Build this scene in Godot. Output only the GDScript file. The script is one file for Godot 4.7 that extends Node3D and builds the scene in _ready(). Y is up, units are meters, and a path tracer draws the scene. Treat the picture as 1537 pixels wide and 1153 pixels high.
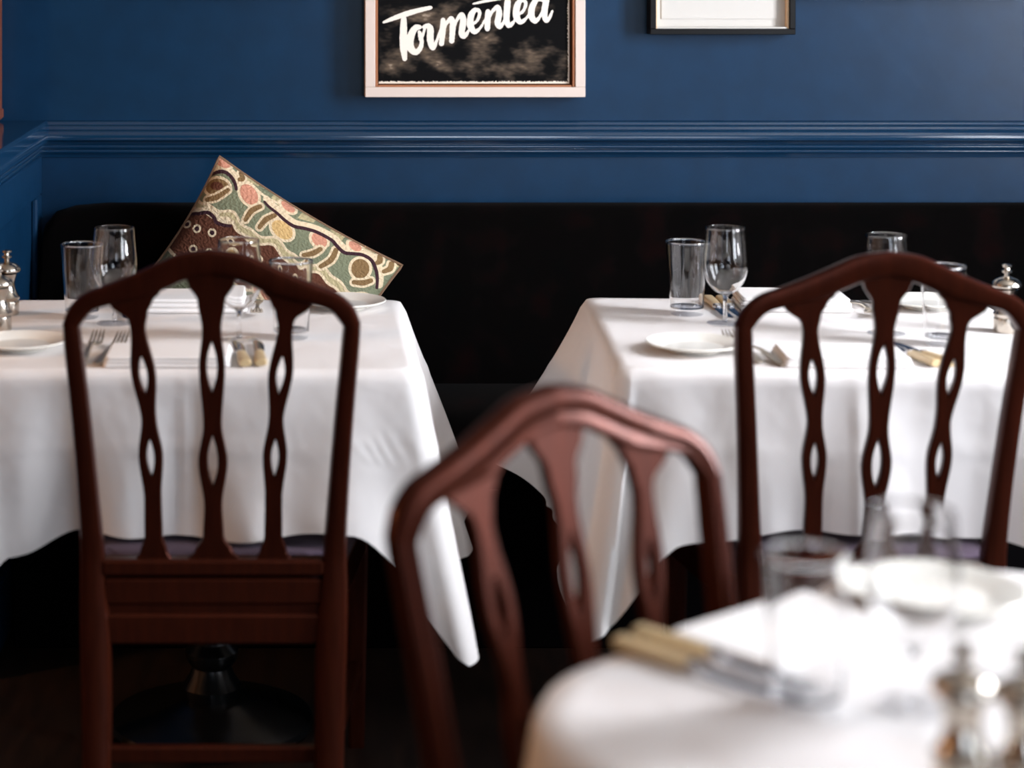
extends Node3D
# A dining room: two small laid tables along a dark velvet banquette under a blue panelled wall,
# a third laid table and its chair closer to the camera.  y up, metres.

# ------------------------------------------------------------------ mesh collector
class Shape:
	var v := PackedVector3Array()
	var uv := PackedVector2Array()
	var from := 0

	func tri(a: Vector3, b: Vector3, c: Vector3, ua := Vector2.ZERO, ub := Vector2.ZERO, uc := Vector2.ZERO) -> void:
		v.append(a); v.append(b); v.append(c)
		uv.append(ua); uv.append(ub); uv.append(uc)

	func quad(a: Vector3, b: Vector3, c: Vector3, d: Vector3, ua := Vector2.ZERO, ub := Vector2.ZERO, uc := Vector2.ZERO, ud := Vector2.ZERO) -> void:
		if not a.is_equal_approx(b) and not b.is_equal_approx(c):
			tri(a, b, c, ua, ub, uc)
		if not c.is_equal_approx(d) and not d.is_equal_approx(a):
			tri(a, c, d, ua, uc, ud)

	# closes one closed piece: turns its faces outwards (clockwise seen from outside)
	func piece() -> void:
		var vol := 0.0
		var o := v[from] if from < v.size() else Vector3.ZERO
		for i in range(from, v.size(), 3):
			vol += (v[i] - o).dot((v[i + 1] - o).cross(v[i + 2] - o))
		if vol > 0.0:
			for i in range(from, v.size(), 3):
				var t := v[i + 1]; v[i + 1] = v[i + 2]; v[i + 2] = t
				var q := uv[i + 1]; uv[i + 1] = uv[i + 2]; uv[i + 2] = q
		from = v.size()

	# a skin over rings of equally many points
	func rings(rs: Array, capped := true, close_path := false) -> void:
		var n: int = rs[0].size()
		var m := rs.size()
		for j in (m if close_path else m - 1):
			var a: PackedVector3Array = rs[j]
			var b: PackedVector3Array = rs[(j + 1) % m]
			for i in n:
				var k := (i + 1) % n
				quad(a[i], a[k], b[k], b[i], Vector2(float(i) / n, float(j) / m), Vector2(float(i + 1) / n, float(j) / m), Vector2(float(i + 1) / n, float(j + 1) / m), Vector2(float(i) / n, float(j + 1) / m))
		if capped and not close_path:
			for e in [0, m - 1]:
				var r: PackedVector3Array = rs[e]
				var c := Vector3.ZERO
				for p in r:
					c += p
				c /= n
				for i in n:
					if e == 0:
						tri(r[(i + 1) % n], r[i], c)
					else:
						tri(r[i], r[(i + 1) % n], c)
		piece()

	# a box with chamfered edges
	func box(c: Vector3, s: Vector3, b := 0.002, basis := Basis()) -> void:
		var rs := []
		var h := s / 2.0
		for e in [[-h.y, b], [-h.y + b, 0.0], [h.y - b, 0.0], [h.y, b]]:
			var r := PackedVector3Array()
			var x: float = h.x - e[1]
			var z: float = h.z - e[1]
			for p in [[x, z - b], [x - b, z], [-x + b, z], [-x, z - b], [-x, -z + b], [-x + b, -z], [x - b, -z], [x, -z + b]]:
				r.append(c + basis * Vector3(p[0], e[0], p[1]))
			rs.append(r)
		rings(rs)

	# turned shape: profile of (radius, height) that starts and ends on the axis or closes on itself
	func lathe(profile: Array, seg := 32, at := Vector3.ZERO, closed_profile := false) -> void:
		var pr: Array = profile.duplicate()
		if closed_profile:
			pr.append(profile[0])
		for i in pr.size() - 1:
			var p: Vector2 = pr[i]
			var q: Vector2 = pr[i + 1]
			for k in seg:
				var t0 := TAU * k / seg
				var t1 := TAU * ((k + 1) % seg) / seg
				quad(at + Vector3(p.x * cos(t0), p.y, p.x * sin(t0)), at + Vector3(p.x * cos(t1), p.y, p.x * sin(t1)),
					at + Vector3(q.x * cos(t1), q.y, q.x * sin(t1)), at + Vector3(q.x * cos(t0), q.y, q.x * sin(t0)),
					Vector2(float(k) / seg, p.y), Vector2(float(k + 1) / seg, p.y), Vector2(float(k + 1) / seg, q.y), Vector2(float(k) / seg, q.y))
		piece()

	# a profile of (out, height) carried along a straight line
	func moulding(profile: Array, a: Vector3, b: Vector3, out: Vector3) -> void:
		var rs := []
		for e in [a, b]:
			var r := PackedVector3Array()
			for p in profile:
				r.append(e + out * p.x + Vector3.UP * p.y)
			rs.append(r)
		rings(rs)

	func mesh(crease := 42.0) -> ArrayMesh:
		var n := v.size()
		var face := PackedVector3Array()
		var at := {}
		for i in range(0, n, 3):
			var f := (v[i + 2] - v[i]).cross(v[i + 1] - v[i])
			for k in 3:
				face.append(f)
				var key := Vector3i((v[i + k] * 20000.0).round())
				if at.has(key):
					at[key].append(i)
				else:
					at[key] = [i]
		var normal := PackedVector3Array()
		normal.resize(n)
		var least := cos(deg_to_rad(crease))
		for i in n:
			var own := face[i].normalized()
			var sum := Vector3.ZERO
			for j in at[Vector3i((v[i] * 20000.0).round())]:
				var f: Vector3 = face[j]
				if f.normalized().dot(own) >= least:
					sum += f
			normal[i] = sum.normalized() if sum.length() > 1e-14 else Vector3.UP
		var arrays := []
		arrays.resize(Mesh.ARRAY_MAX)
		arrays[Mesh.ARRAY_VERTEX] = v
		arrays[Mesh.ARRAY_NORMAL] = normal
		arrays[Mesh.ARRAY_TEX_UV] = uv
		var m := ArrayMesh.new()
		m.add_surface_from_arrays(Mesh.PRIMITIVE_TRIANGLES, arrays)
		return m


# ------------------------------------------------------------------ scene helpers
var M := {}
var taken := {}

func numbered(called: String) -> String:
	if not taken.has(called):
		taken[called] = 0
		return called
	taken[called] += 1
	return "%s_%03d" % [called, taken[called]]

func obj(called: String, s, m: Material, parent: Node = null, crease := 42.0) -> MeshInstance3D:
	var o := MeshInstance3D.new()
	o.mesh = s.mesh(crease) if s is Shape else s
	o.material_override = m
	if parent == null:
		o.name = numbered(called)
		add_child(o)
	else:
		o.name = called
		parent.add_child(o, true)
	return o

func thing(called: String, label: String, category: String, at := Vector3.ZERO, turn := 0.0, group := "") -> Node3D:
	var o := Node3D.new()
	o.name = numbered(called)
	add_child(o)
	o.position = at
	o.rotation.y = turn
	return tag(o, label, category, group)

func tag(o: Node3D, label: String, category: String, group := "") -> Node3D:
	o.set_meta("label", label)
	o.set_meta("category", category)
	if group != "":
		o.set_meta("group", group)
	return o

func structure(called: String, s, m: Material, label := "", parent: Node = null) -> MeshInstance3D:
	var o := obj(called, s, m, parent)
	if parent == null:
		o.set_meta("kind", "structure")
		if label != "":
			o.set_meta("label", label)
	return o

func copy_of(src: Node3D, called: String, label: String, at: Vector3, turn: float) -> Node3D:
	var o: Node3D = src.duplicate()
	o.name = numbered(called)
	add_child(o)
	o.position = at
	o.rotation = Vector3(0, turn, 0)
	o.set_meta("label", label)
	return o

func rgb(r: int, g: int, b: int) -> Color:
	return Color(r / 255.0, g / 255.0, b / 255.0)

func mat(c: Color, rough := 0.6, metal := 0.0, spec := 0.5) -> StandardMaterial3D:
	var m := StandardMaterial3D.new()
	m.albedo_color = c
	m.roughness = rough
	m.metallic = metal
	m.metallic_specular = spec
	return m

func noise_tex(freq: float, octaves: int, sd: int, ramp: Array, size := 512, normal_map := false, bump := 4.0) -> NoiseTexture2D:
	var n := FastNoiseLite.new()
	n.seed = sd
	n.noise_type = FastNoiseLite.TYPE_SIMPLEX_SMOOTH
	n.frequency = freq
	n.fractal_octaves = octaves
	var t := NoiseTexture2D.new()
	t.width = size
	t.height = size
	t.seamless = true
	t.noise = n
	if normal_map:
		t.as_normal_map = true
		t.bump_strength = bump
	elif ramp.size():
		var g := Gradient.new()
		g.offsets = PackedFloat32Array(ramp.map(func(x): return x[0]))
		g.colors = PackedColorArray(ramp.map(func(x): return x[1]))
		t.color_ramp = g
	return t

func smooth_curve(pts: Array, steps: int) -> Array:
	var out := []
	for i in pts.size() - 1:
		var p0 = pts[maxi(i - 1, 0)]
		var p3 = pts[mini(i + 2, pts.size() - 1)]
		for k in steps:
			out.append(pts[i].cubic_interpolate(pts[i + 1], p0, p3, float(k) / steps))
	out.append(pts[-1])
	return out

# ------------------------------------------------------------------ materials
func make_materials() -> void:
	var wall := mat(rgb(9, 45, 74), 0.34, 0.0, 0.34)
	wall.albedo_texture = noise_tex(0.02, 4, 3, [[0.0, Color(0.9, 0.9, 0.9)], [1.0, Color(1, 1, 1)]])
	wall.uv1_triplanar = true
	wall.uv1_world_triplanar = true
	wall.uv1_scale = Vector3.ONE * 0.9
	wall.normal_enabled = true
	wall.normal_texture = noise_tex(0.05, 3, 5, [], 512, true, 2.0)
	wall.normal_scale = 0.04
	M.wall = wall
	M.trim = mat(rgb(11, 46, 74), 0.11, 0.0, 0.7)
	var wood := mat(Color(1, 1, 1), 0.28, 0.5, 0.26)
	wood.albedo_texture = noise_tex(0.012, 4, 11, [[0.0, rgb(54, 21, 12)], [0.5, rgb(61, 25, 14)], [1.0, rgb(70, 28, 16)]])
	wood.uv1_triplanar = true
	wood.uv1_scale = Vector3(9, 1.2, 9)
	M.wood = wood
	var post := mat(Color(1, 1, 1), 0.4)
	post.albedo_texture = noise_tex(0.015, 4, 12, [[0.0, rgb(92, 46, 30)], [1.0, rgb(124, 66, 44)]])
	post.uv1_triplanar = true
	post.uv1_scale = Vector3(6, 0.8, 6)
	M.post = post
	var seat := mat(rgb(74, 62, 76), 0.9, 0.0, 0.3)
	seat.rim_enabled = true
	seat.rim = 0.4
	seat.rim_tint = 0.6
	M.seat = seat
	var velvet := mat(Color(1, 1, 1), 0.95, 0.0, 0.1)
	velvet.albedo_texture = noise_tex(0.01, 4, 21, [[0.0, rgb(4, 4, 4)], [0.6, rgb(6, 5, 5)], [1.0, rgb(16, 6, 5)]])
	velvet.uv1_triplanar = true
	velvet.uv1_world_triplanar = true
	velvet.uv1_scale = Vector3.ONE * 1.3
	velvet.rim_enabled = true
	velvet.rim = 0.02
	velvet.rim_tint = 1.0
	M.velvet = velvet
	var cloth := mat(rgb(236, 232, 230), 0.88, 0.0, 0.3)
	cloth.uv1_triplanar = true
	cloth.uv1_world_triplanar = true
	cloth.uv1_scale = Vector3.ONE * 1.6
	cloth.normal_enabled = true
	cloth.normal_texture = noise_tex(0.006, 4, 31, [], 512, true, 6.0)
	cloth.normal_scale = 0.35
	cloth.backlight_enabled = true
	cloth.backlight = Color(0.42, 0.40, 0.37)
	M.cloth = cloth
	M.napkin = mat(rgb(238, 235, 233), 0.9, 0.0, 0.3)
	M.china = mat(rgb(240, 237, 228), 0.12, 0.0, 0.5)
	M.silver = mat(rgb(205, 196, 184), 0.16, 1.0)
	M.fork_silver = mat(rgb(212, 200, 182), 0.34, 1.0)
	M.steel = mat(rgb(190, 188, 190), 0.12, 1.0)
	M.brass = mat(rgb(176, 142, 92), 0.28, 1.0)
	M.ivory = mat(rgb(194, 170, 130), 0.3, 0.0, 0.5)
	var pane := mat(Color(1, 1, 1, 0.02), 0.0, 0.0, 0.62)
	pane.transparency = BaseMaterial3D.TRANSPARENCY_ALPHA
	M.pane = pane
	var glass := mat(Color(1, 1, 1, 0.0), 0.0, 0.0, 0.5)
	glass.refraction_enabled = true
	glass.refraction_scale = 0.05
	M.glass = glass
	M.black_frame = mat(rgb(9, 9, 10), 0.5, 0.0, 0.3)
	M.white_frame = mat(rgb(214, 198, 187), 0.45)
	M.liner = mat(rgb(226, 196, 160), 0.7)
	M.tray = mat(rgb(158, 100, 64), 0.6)
	M.mount = mat(rgb(197, 194, 188), 0.85)
	M.iron = mat(rgb(14, 15, 16), 0.25, 0.0, 0.5)
	var floor_wood := mat(Color(1, 1, 1), 0.45)
	floor_wood.albedo_texture = noise_tex(0.012, 4, 41, [[0.0, rgb(24, 17, 14)], [1.0, rgb(44, 30, 23)]])
	floor_wood.uv1_triplanar = true
	floor_wood.uv1_world_triplanar = true
	floor_wood.uv1_scale = Vector3(4, 1, 0.7)
	M.floor = floor_wood
	M.ceiling = mat(rgb(160, 154, 146), 0.9)
	M.panelling = mat(rgb(150, 108, 72), 0.6)
	M.window_paint = mat(rgb(232, 230, 224), 0.5)

# ------------------------------------------------------------------ chair
# x across, y up; the sitter faces -z.  Back posts stand at z = 0 at seat height.
func back_z(h: float) -> float:
	if h < 0.46:
		return 0.055 * pow((0.46 - h) / 0.46, 1.6)
	return 0.098 * pow((h - 0.46) / 0.51, 1.15)

const CREST_OUT := [Vector2(0, .969), Vector2(.048, .962), Vector2(.083, .947), Vector2(.122, .929), Vector2(.166, .911), Vector2(.2, .897), Vector2(.2227, .876), Vector2(.2344, .849)]
const CREST_IN := [Vector2(0, .926), Vector2(.036, .920), Vector2(.065, .908), Vector2(.098, .893), Vector2(.13, .885), Vector2(.162, .878), Vector2(.186, .869), Vector2(.2065, .844)]
const POST_OUT := [Vector2(.2344, .849), Vector2(.2325, .80), Vector2(.225, .70), Vector2(.218, .58), Vector2(.214, .47), Vector2(.2155, .40), Vector2(.2145, .33), Vector2(.2095, .17), Vector2(.205, .0)]
const POST_IN := [Vector2(.2065, .844), Vector2(.2025, .80), Vector2(.1935, .70), Vector2(.184, .58), Vector2(.1755, .47), Vector2(.169, .40), Vector2(.164, .33), Vector2(.162, .17), Vector2(.163, .0)]
const SECTION := [Vector2(0.0, -.25), Vector2(.05, -.44), Vector2(.16, -.5), Vector2(.28, -.42), Vector2(.38, -.33), Vector2(.5, -.40), Vector2(.62, -.5), Vector2(.78, -.46), Vector2(.92, -.36), Vector2(1.0, -.12), Vector2(.985, .2), Vector2(.9, .42), Vector2(.7, .5), Vector2(.3, .5), Vector2(.1, .43), Vector2(0.01, .2)]

func frame_sweep(outer: Array, inner: Array, thick: Callable) -> Shape:
	var s := Shape.new()
	var rs := []
	for i in outer.size():
		var o: Vector2 = outer[i]
		var n: Vector2 = inner[i]
		var r := PackedVector3Array()
		for q in SECTION:
			var p := n.lerp(o, q.x)
			r.append(Vector3(p.x, p.y, back_z(p.y) + q.y * float(thick.call(p.y))))
		rs.append(r)
	s.rings(rs)
	return s

func splat(keys: Array, holes: Array, side: float, ear: float) -> Shape:
	# keys: [height, centre, half width]; holes: [low, high, half width]
	var rows := []
	for i in keys.size() - 1:
		var a: Array = keys[i]
		var b: Array = keys[i + 1]
		var n := maxi(3, int(absf(b[0] - a[0]) / 0.0055))
		for k in n + (1 if i == keys.size() - 2 else 0):
			var t := float(k) / n
			var e := t * t * (3.0 - 2.0 * t)
			var h: float = lerpf(a[0], b[0], t)
			var c: float = lerpf(a[1], b[1], t)
			var w: float = lerpf(a[2], b[2], e)
			var q := 0.0
			var hole_c := c
			for o in holes:
				if h > o[0] and h < o[1]:
					var u: float = (h - o[0]) / (o[1] - o[0]) * 2.0 - 1.0
					q = o[2] * (1.0 - u * u)
			var x := 0.0
			if ear > 0.0 and h > 0.858:
				x = ear * clampf((h - 0.858) / 0.012, 0.0, 1.0)
			rows.append([h, side * (c + w + x), side * (hole_c + q), side * (hole_c - q), side * (c - w)])
	var s := Shape.new()
	var f := -0.007
	var bk := 0.008
	for i in rows.size() - 1:
		var a: Array = rows[i]
		var b: Array = rows[i + 1]
		var P := func(r: Array, k: int, d: float, shrink := 0.0) -> Vector3:
			return Vector3(r[k] + shrink * side * (1.0 if k in [2, 4] else -1.0), r[0], back_z(r[0]) + d)
		var c := 0.0022
		for pr in [[1, 2], [3, 4]]:
			var l: int = pr[0]
			var m: int = pr[1]
			var ll := c
			var mm := c
			if absf(a[2] - a[3]) < 1e-6 and absf(b[2] - b[3]) < 1e-6:
				ll = c if l == 1 else 0.0
				mm = c if m == 4 else 0.0
			s.quad(P.call(a, l, f, ll), P.call(a, m, f, mm), P.call(b, m, f, mm), P.call(b, l, f, ll))
			s.quad(P.call(a, m, bk, mm), P.call(a, l, bk, ll), P.call(b, l, bk, ll), P.call(b, m, bk, mm))
			if ll > 0.0:
				s.quad(P.call(a, l, f + c), P.call(a, l, f, ll), P.call(b, l, f, ll), P.call(b, l, f + c))
				s.quad(P.call(a, l, bk - c), P.call(a, l, f + c), P.call(b, l, f + c), P.call(b, l, bk - c))
				s.quad(P.call(a, l, bk, ll), P.call(a, l, bk - c), P.call(b, l, bk - c), P.call(b, l, bk, ll))
			if mm > 0.0:
				s.quad(P.call(a, m, f, mm), P.call(a, m, f + c), P.call(b, m, f + c), P.call(b, m, f, mm))
				s.quad(P.call(a, m, f + c), P.call(a, m, bk - c), P.call(b, m, bk - c), P.call(b, m, f + c))
				s.quad(P.call(a, m, bk - c), P.call(a, m, bk, mm), P.call(b, m, bk, mm), P.call(b, m, bk - c))
	for e in [0, rows.size() - 1]:
		var r: Array = rows[e]
		var z := back_z(r[0])
		var q := [Vector3(r[1], r[0], z + f), Vector3(r[4], r[0], z + f), Vector3(r[4], r[0], z + bk), Vector3(r[1], r[0], z + bk)]
		if e == 0:
			s.quad(q[3], q[2], q[1], q[0])
		else:
			s.quad(q[0], q[1], q[2], q[3])
	s.piece()
	return s

func make_chair(label: String, at: Vector3, turn: float) -> Node3D:
	var t := thing("dining_chair", label, "chair", at, turn, "mahogany dining chairs at the laid tables")
	# crest rail, shoulder to shoulder
	var o := smooth_curve(CREST_OUT, 5)
	var n := smooth_curve(CREST_IN, 5)
	var full_o := []
	var full_n := []
	for i in range(o.size() - 1, 0, -1):
		full_o.append(Vector2(-o[i].x, o[i].y))
		full_n.append(Vector2(-n[i].x, n[i].y))
	full_o.append_array(o)
	full_n.append_array(n)
	obj("crest_rail", frame_sweep(full_o, full_n, func(_h): return 0.028), M.wood, t)
	for side in [-1.0, 1.0]:
		var po := smooth_curve(POST_OUT, 5).map(func(p): return Vector2(p.x * side, p.y))
		var pn := smooth_curve(POST_IN, 5).map(func(p): return Vector2(p.x * side, p.y))
		obj("back_post", frame_sweep(po, pn, func(h): return lerpf(0.04, 0.028, smoothstep(0.3, 0.6, h))), M.wood, t)
	# three pierced splats
	obj("splat", splat([[.94, 0.0, .056], [.915, 0.0, .037], [.885, 0.0, .0215], [.841, 0.0, .0152], [.775, 0.0, .0206], [.682, 0.0, .0148], [.62, 0.0, .0234], [.545, 0.0, .0143], [.495, 0.0, .0165], [.470, 0.0, .030], [.458, 0.0, .042]],
		[[.738, .818, .0082], [.582, .662, .0078]], 1.0, 0.0), M.wood, t)
	for side in [-1.0, 1.0]:
		obj("splat", splat([[.902, .119, .040], [.885, .118, .026], [.866, .117, .0165], [.841, .116, .0118], [.767, .1085, .0195], [.692, .101, .0118], [.63, .099, .0195], [.56, .0965, .0138], [.495, .096, .0145], [.470, .096, .0215], [.458, .096, .0285]],
			[[.736, .795, .0062], [.598, .657, .0058]], side, 0.018), M.wood, t)
	# seat and rails
	var shoe := Shape.new()
	shoe.box(Vector3(0, .446, 0.0), Vector3(.358, .027, .034), .005)
	obj("shoe", shoe, M.wood, t)
	var rear := Shape.new()
	rear.box(Vector3(0, .408, 0.0), Vector3(.35, .042, .03), .004)
	rear.box(Vector3(0, .379, 0.002), Vector3(.345, .018, .018), .002)
	rear.box(Vector3(0, .348, 0.002), Vector3(.345, .048, .03), .004)
	obj("rear_rail", rear, M.wood, t)
	for side in [-1.0, 1.0]:
		var r := Shape.new()
		var a := Vector3(.188 * side, .388, -.012)
		var b := Vector3(.248 * side, .388, -.40)
		var dir := (b - a).normalized()
		r.box((a + b) / 2.0, Vector3(.024, .06, (b - a).length()), .003, Basis(Vector3.UP.cross(-dir).normalized(), Vector3.UP, -dir))
		obj("side_rail", r, M.wood, t)
	var front := Shape.new()
	front.box(Vector3(0, .388, -.41), Vector3(.50, .06, .024), .003)
	obj("front_rail", front, M.wood, t)
	var cushion := Shape.new()
	var rs := []
	for e in [[.415, .004], [.425, 0.0], [.446, 0.0], [.456, .006], [.461, .018], [.4635, .05], [.465, .12]]:
		var r := PackedVector3Array()
		for k in 48:
			var u := TAU * k / 48.0
			var cx := signf(cos(u)) * pow(absf(cos(u)), .28)
			var cz := signf(sin(u)) * pow(absf(sin(u)), .28)
			var z: float = -.212 + (.208 - e[1]) * cz
			var w: float = lerpf(.268, .198, clampf((z + .42) / .42, 0, 1)) - e[1]
			if z > -.035:
				w = minf(w, .176)
			r.append(Vector3(w * cx, e[0], z))
		rs.append(r)
	cushion.rings(rs)
	obj("seat", cushion, M.seat, t).set_meta("label", "dull purple upholstered seat")
	for side in [-1.0, 1.0]:
		var l := Shape.new()
		var lr := []
		for e in [[0.0, .014], [.35, .0205], [.41, .021]]:
			var r := PackedVector3Array()
			for p in [[1, .7], [.7, 1], [-.7, 1], [-1, .7], [-1, -.7], [-.7, -1], [.7, -1], [1, -.7]]:
				r.append(Vector3(.24 * side + e[1] * p[0], e[0], -.398 + e[1] * p[1]))
			lr.append(r)
		l.rings(lr)
		obj("front_leg", l, M.wood, t)
		var st := Shape.new()
		var a := Vector3(.187 * side, .145, .02)
		var b := Vector3(.238 * side, .145, -.385)
		var dir := (b - a).normalized()
		st.box((a + b) / 2.0, Vector3(.018, .026, (b - a).length()), .003, Basis(Vector3.UP.cross(-dir).normalized(), Vector3.UP, -dir))
		obj("side_stretcher", st, M.wood, t)
	var bs := Shape.new()
	bs.box(Vector3(0, .152, .021), Vector3(.345, .026, .018), .003)
	obj("rear_stretcher", bs, M.wood, t)
	return t

# ------------------------------------------------------------------ table and cloth
func make_table(label: String, at: Vector3, turn: float, hx: float, hz: float, r: float, foot: Vector3) -> Node3D:
	var t := thing("pedestal_table", label, "table", at, turn, "pedestal tables under white cloths")
	var top := Shape.new()
	var rs := []
	for e in [[.712, .004], [.716, 0.0], [.738, 0.0], [.742, .004]]:
		var ring := PackedVector3Array()
		for p in rounded(hx - e[1], hz - e[1], r, 6):
			ring.append(Vector3(p.x, e[0], p.y))
		rs.append(ring)
	top.rings(rs)
	obj("tabletop", top, M.wood, t)
	var col := Shape.new()
	col.lathe([Vector2(0, .05), Vector2(.05, .05), Vector2(.055, .075), Vector2(.042, .095), Vector2(.036, .11), Vector2(.048, .125), Vector2(.05, .14), Vector2(.034, .155), Vector2(.031, .2), Vector2(.031, .45), Vector2(.04, .47), Vector2(.033, .49), Vector2(.033, .62), Vector2(.06, .66), Vector2(.11, .705), Vector2(.11, .713), Vector2(0, .713)], 32, foot)
	obj("column", col, M.iron, t)
	var base := Shape.new()
	base.lathe([Vector2(0, 0), Vector2(.185, 0), Vector2(.19, .008), Vector2(.186, .018), Vector2(.16, .026), Vector2(.11, .036), Vector2(.07, .05), Vector2(.05, .056), Vector2(0, .056)], 48, foot)
	obj("base", base, M.iron, t)
	return t

func rounded(hx: float, hz: float, r: float, n: int) -> Array:
	var out := []
	var c := [[hx - r, hz - r, 0.0], [-hx + r, hz - r, 1.0], [-hx + r, -hz + r, 2.0], [hx - r, -hz + r, 3.0]]
	for q in c:
		for k in n + 1:
			var a: float = (q[2] + float(k) / n) * PI / 2
			out.append(Vector2(q[0] + r * cos(a), q[1] + r * sin(a)))
	return out

# sides: front (+z), right (+x), back, left; each [drop in the middle, outward lean in the middle]
# corners: front right, back right, back left, front left; each [drop, lean across, lean along z]
func make_cloth(label: String, at: Vector3, turn: float, hx: float, hz: float, r: float, sides: Array, corners: Array, seat: Array, sd: int, stir := 1.0) -> void:
	var arc := PI / 2 * r
	var lx := 2.0 * (hx - r)
	var lz := 2.0 * (hz - r)
	# stations round the edge, from the front left corner's end to the right and on
	var at_u := []     # [point, outward, u, side, along side, corner distances]
	var u0 := 0.0
	var mids := []
	for sdn in 4:
		var length := lx if sdn % 2 == 0 else lz
		var n := int(length / 0.008)
		var out_dir: Vector2 = [Vector2(0, 1), Vector2(1, 0), Vector2(0, -1), Vector2(-1, 0)][sdn]
		var go: Vector2 = [Vector2(1, 0), Vector2(0, -1), Vector2(-1, 0), Vector2(0, 1)][sdn]
		var half_out: float = hz if sdn % 2 == 0 else hx
		for k in n:
			var s := length * k / n
			at_u.append([out_dir * half_out + go * (s - length / 2.0), out_dir, u0 + s])
		u0 += length
		mids.append(u0 + arc / 2.0)
		var corner_c: Vector2 = out_dir * (half_out - r) + go * (length / 2.0)
		for k in 10:
			var a := PI / 2 * k / 10.0
			var d := out_dir * cos(a) + go * sin(a)
			at_u.append([corner_c + d * r, d, u0 + arc * k / 10.0])
		u0 += arc
	var total := u0
	var rng := RandomNumberGenerator.new()
	rng.seed = sd
	var ph := []
	for k in 8:
		ph.append(rng.randf() * TAU)
	var N := at_u.size()
	var rows := 22
	var s := Shape.new()
	var grid := []
	for f in [0.0, 0.2, 0.4, 0.6, 0.8, 0.93, 1.0]:
		var ring := PackedVector3Array()
		for st in at_u:
			var p: Vector2 = st[0] * (f if f > 0.0 else 0.002)
			if f == 1.0:
				p -= st[1] * 0.006
			ring.append(Vector3(p.x, .746 - (.0008 if f == 1.0 else 0.0), p.y))
		grid.append(ring)
	for j in range(1, rows + 1):
		var t := float(j) / rows
		var ring := PackedVector3Array()
		for st in at_u:
			var u: float = st[2]
			var out: Vector2 = st[1]
			var p: Vector2 = st[0]
			# how far from each corner, and the shares of the sides
			var drop := 0.0
			var lean := Vector2.ZERO
			var wsum := 0.0
			var wx := absf(out.x)
			var wz := absf(out.y)
			var side_i := (1 if out.x > 0 else 3) if wx > wz else (0 if out.y > 0 else 2)
			var ld: Array = sides[side_i]
			drop = ld[0]
			var base_lean: float = ld[1]
			lean = out * base_lean
			var crumple := 1.0
			for c in 4:
				var d: float = absf(fposmod(u - mids[c] + total / 2.0, total) - total / 2.0)
				var k: Array = corners[c]
				var ramp := maxf(0.0, 1.0 - d / float(k[3]))
				drop += (k[0] - ld[0]) * pow(ramp, 0.85)
				var b := exp(-pow(d / 0.15, 2.0))
				var narrow := exp(-pow(d / 0.085, 2.0))
				var dip := exp(-pow((d - 0.19) / 0.06, 2.0))
				var want := Vector2(k[1], k[2])
				lean = lean.lerp(want, b * 0.55 + narrow * 0.45)
				lean -= out * dip * 0.016 * stir
				crumple += 0.25 * b
			if seat.size() and out.y > 0.9:
				var q := smoothstep(seat[1] + 0.07, seat[1] - 0.05, absf(p.x - seat[0]))
				drop = lerpf(drop, seat[2], q)
				crumple *= 1.0 - 0.3 * q
			var a := 0.029 * stir * crumple * pow(t, 1.1)
			var wave := sin(u * 21.0 + ph[0]) * 0.6 + sin(u * 37.0 + ph[1]) * 0.3 + sin(u * 9.0 + ph[2] + t * 0.8) * 1.1 + sin(u * 63.0 + ph[3] + t * 2.0) * 0.07
			var sag := 0.003 * sin(t * PI * 1.6 + u * 5.0 + ph[4])
			drop += 0.006 * sin(u * 14.0 + ph[5]) + 0.004 * sin(u * 31.0 + ph[6])
			var e := minf(t / 0.06, 1.0)
			var away := 0.0035 * sqrt(e) + a * (wave * 0.8 - 0.1) * (0.25 if out.y < -0.5 else 1.0) * (float(ld[2]) if ld.size() > 2 else 1.0) + sag * t
			# pressed creases: one across at mid drop, one down the middle of each side
			away += 0.0016 * exp(-pow((t * drop - 0.125) / 0.006, 2.0)) + 0.0022 * exp(-pow((p.x if wz > wx else p.y) / 0.006, 2.0)) * minf(1.0, t * 4.0)
			var ln := lean * pow(t, 1.15)
			var q2 := p - out * 0.003 + out * away + ln
			var y := .746 - 0.003 * e - drop * t
			ring.append(Vector3(q2.x, y, q2.y))
		grid.append(ring)
	for j in grid.size() - 1:
		var a: PackedVector3Array = grid[j]
		var b: PackedVector3Array = grid[j + 1]
		for i in N:
			var k := (i + 1) % N
			s.quad(a[i], b[i], b[k], a[k])
	var o := obj("tablecloth", s, M.cloth, null, 75.0)
	o.position = at
	o.rotation.y = turn
	tag(o, label, "tablecloth", "white tablecloths")

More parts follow.
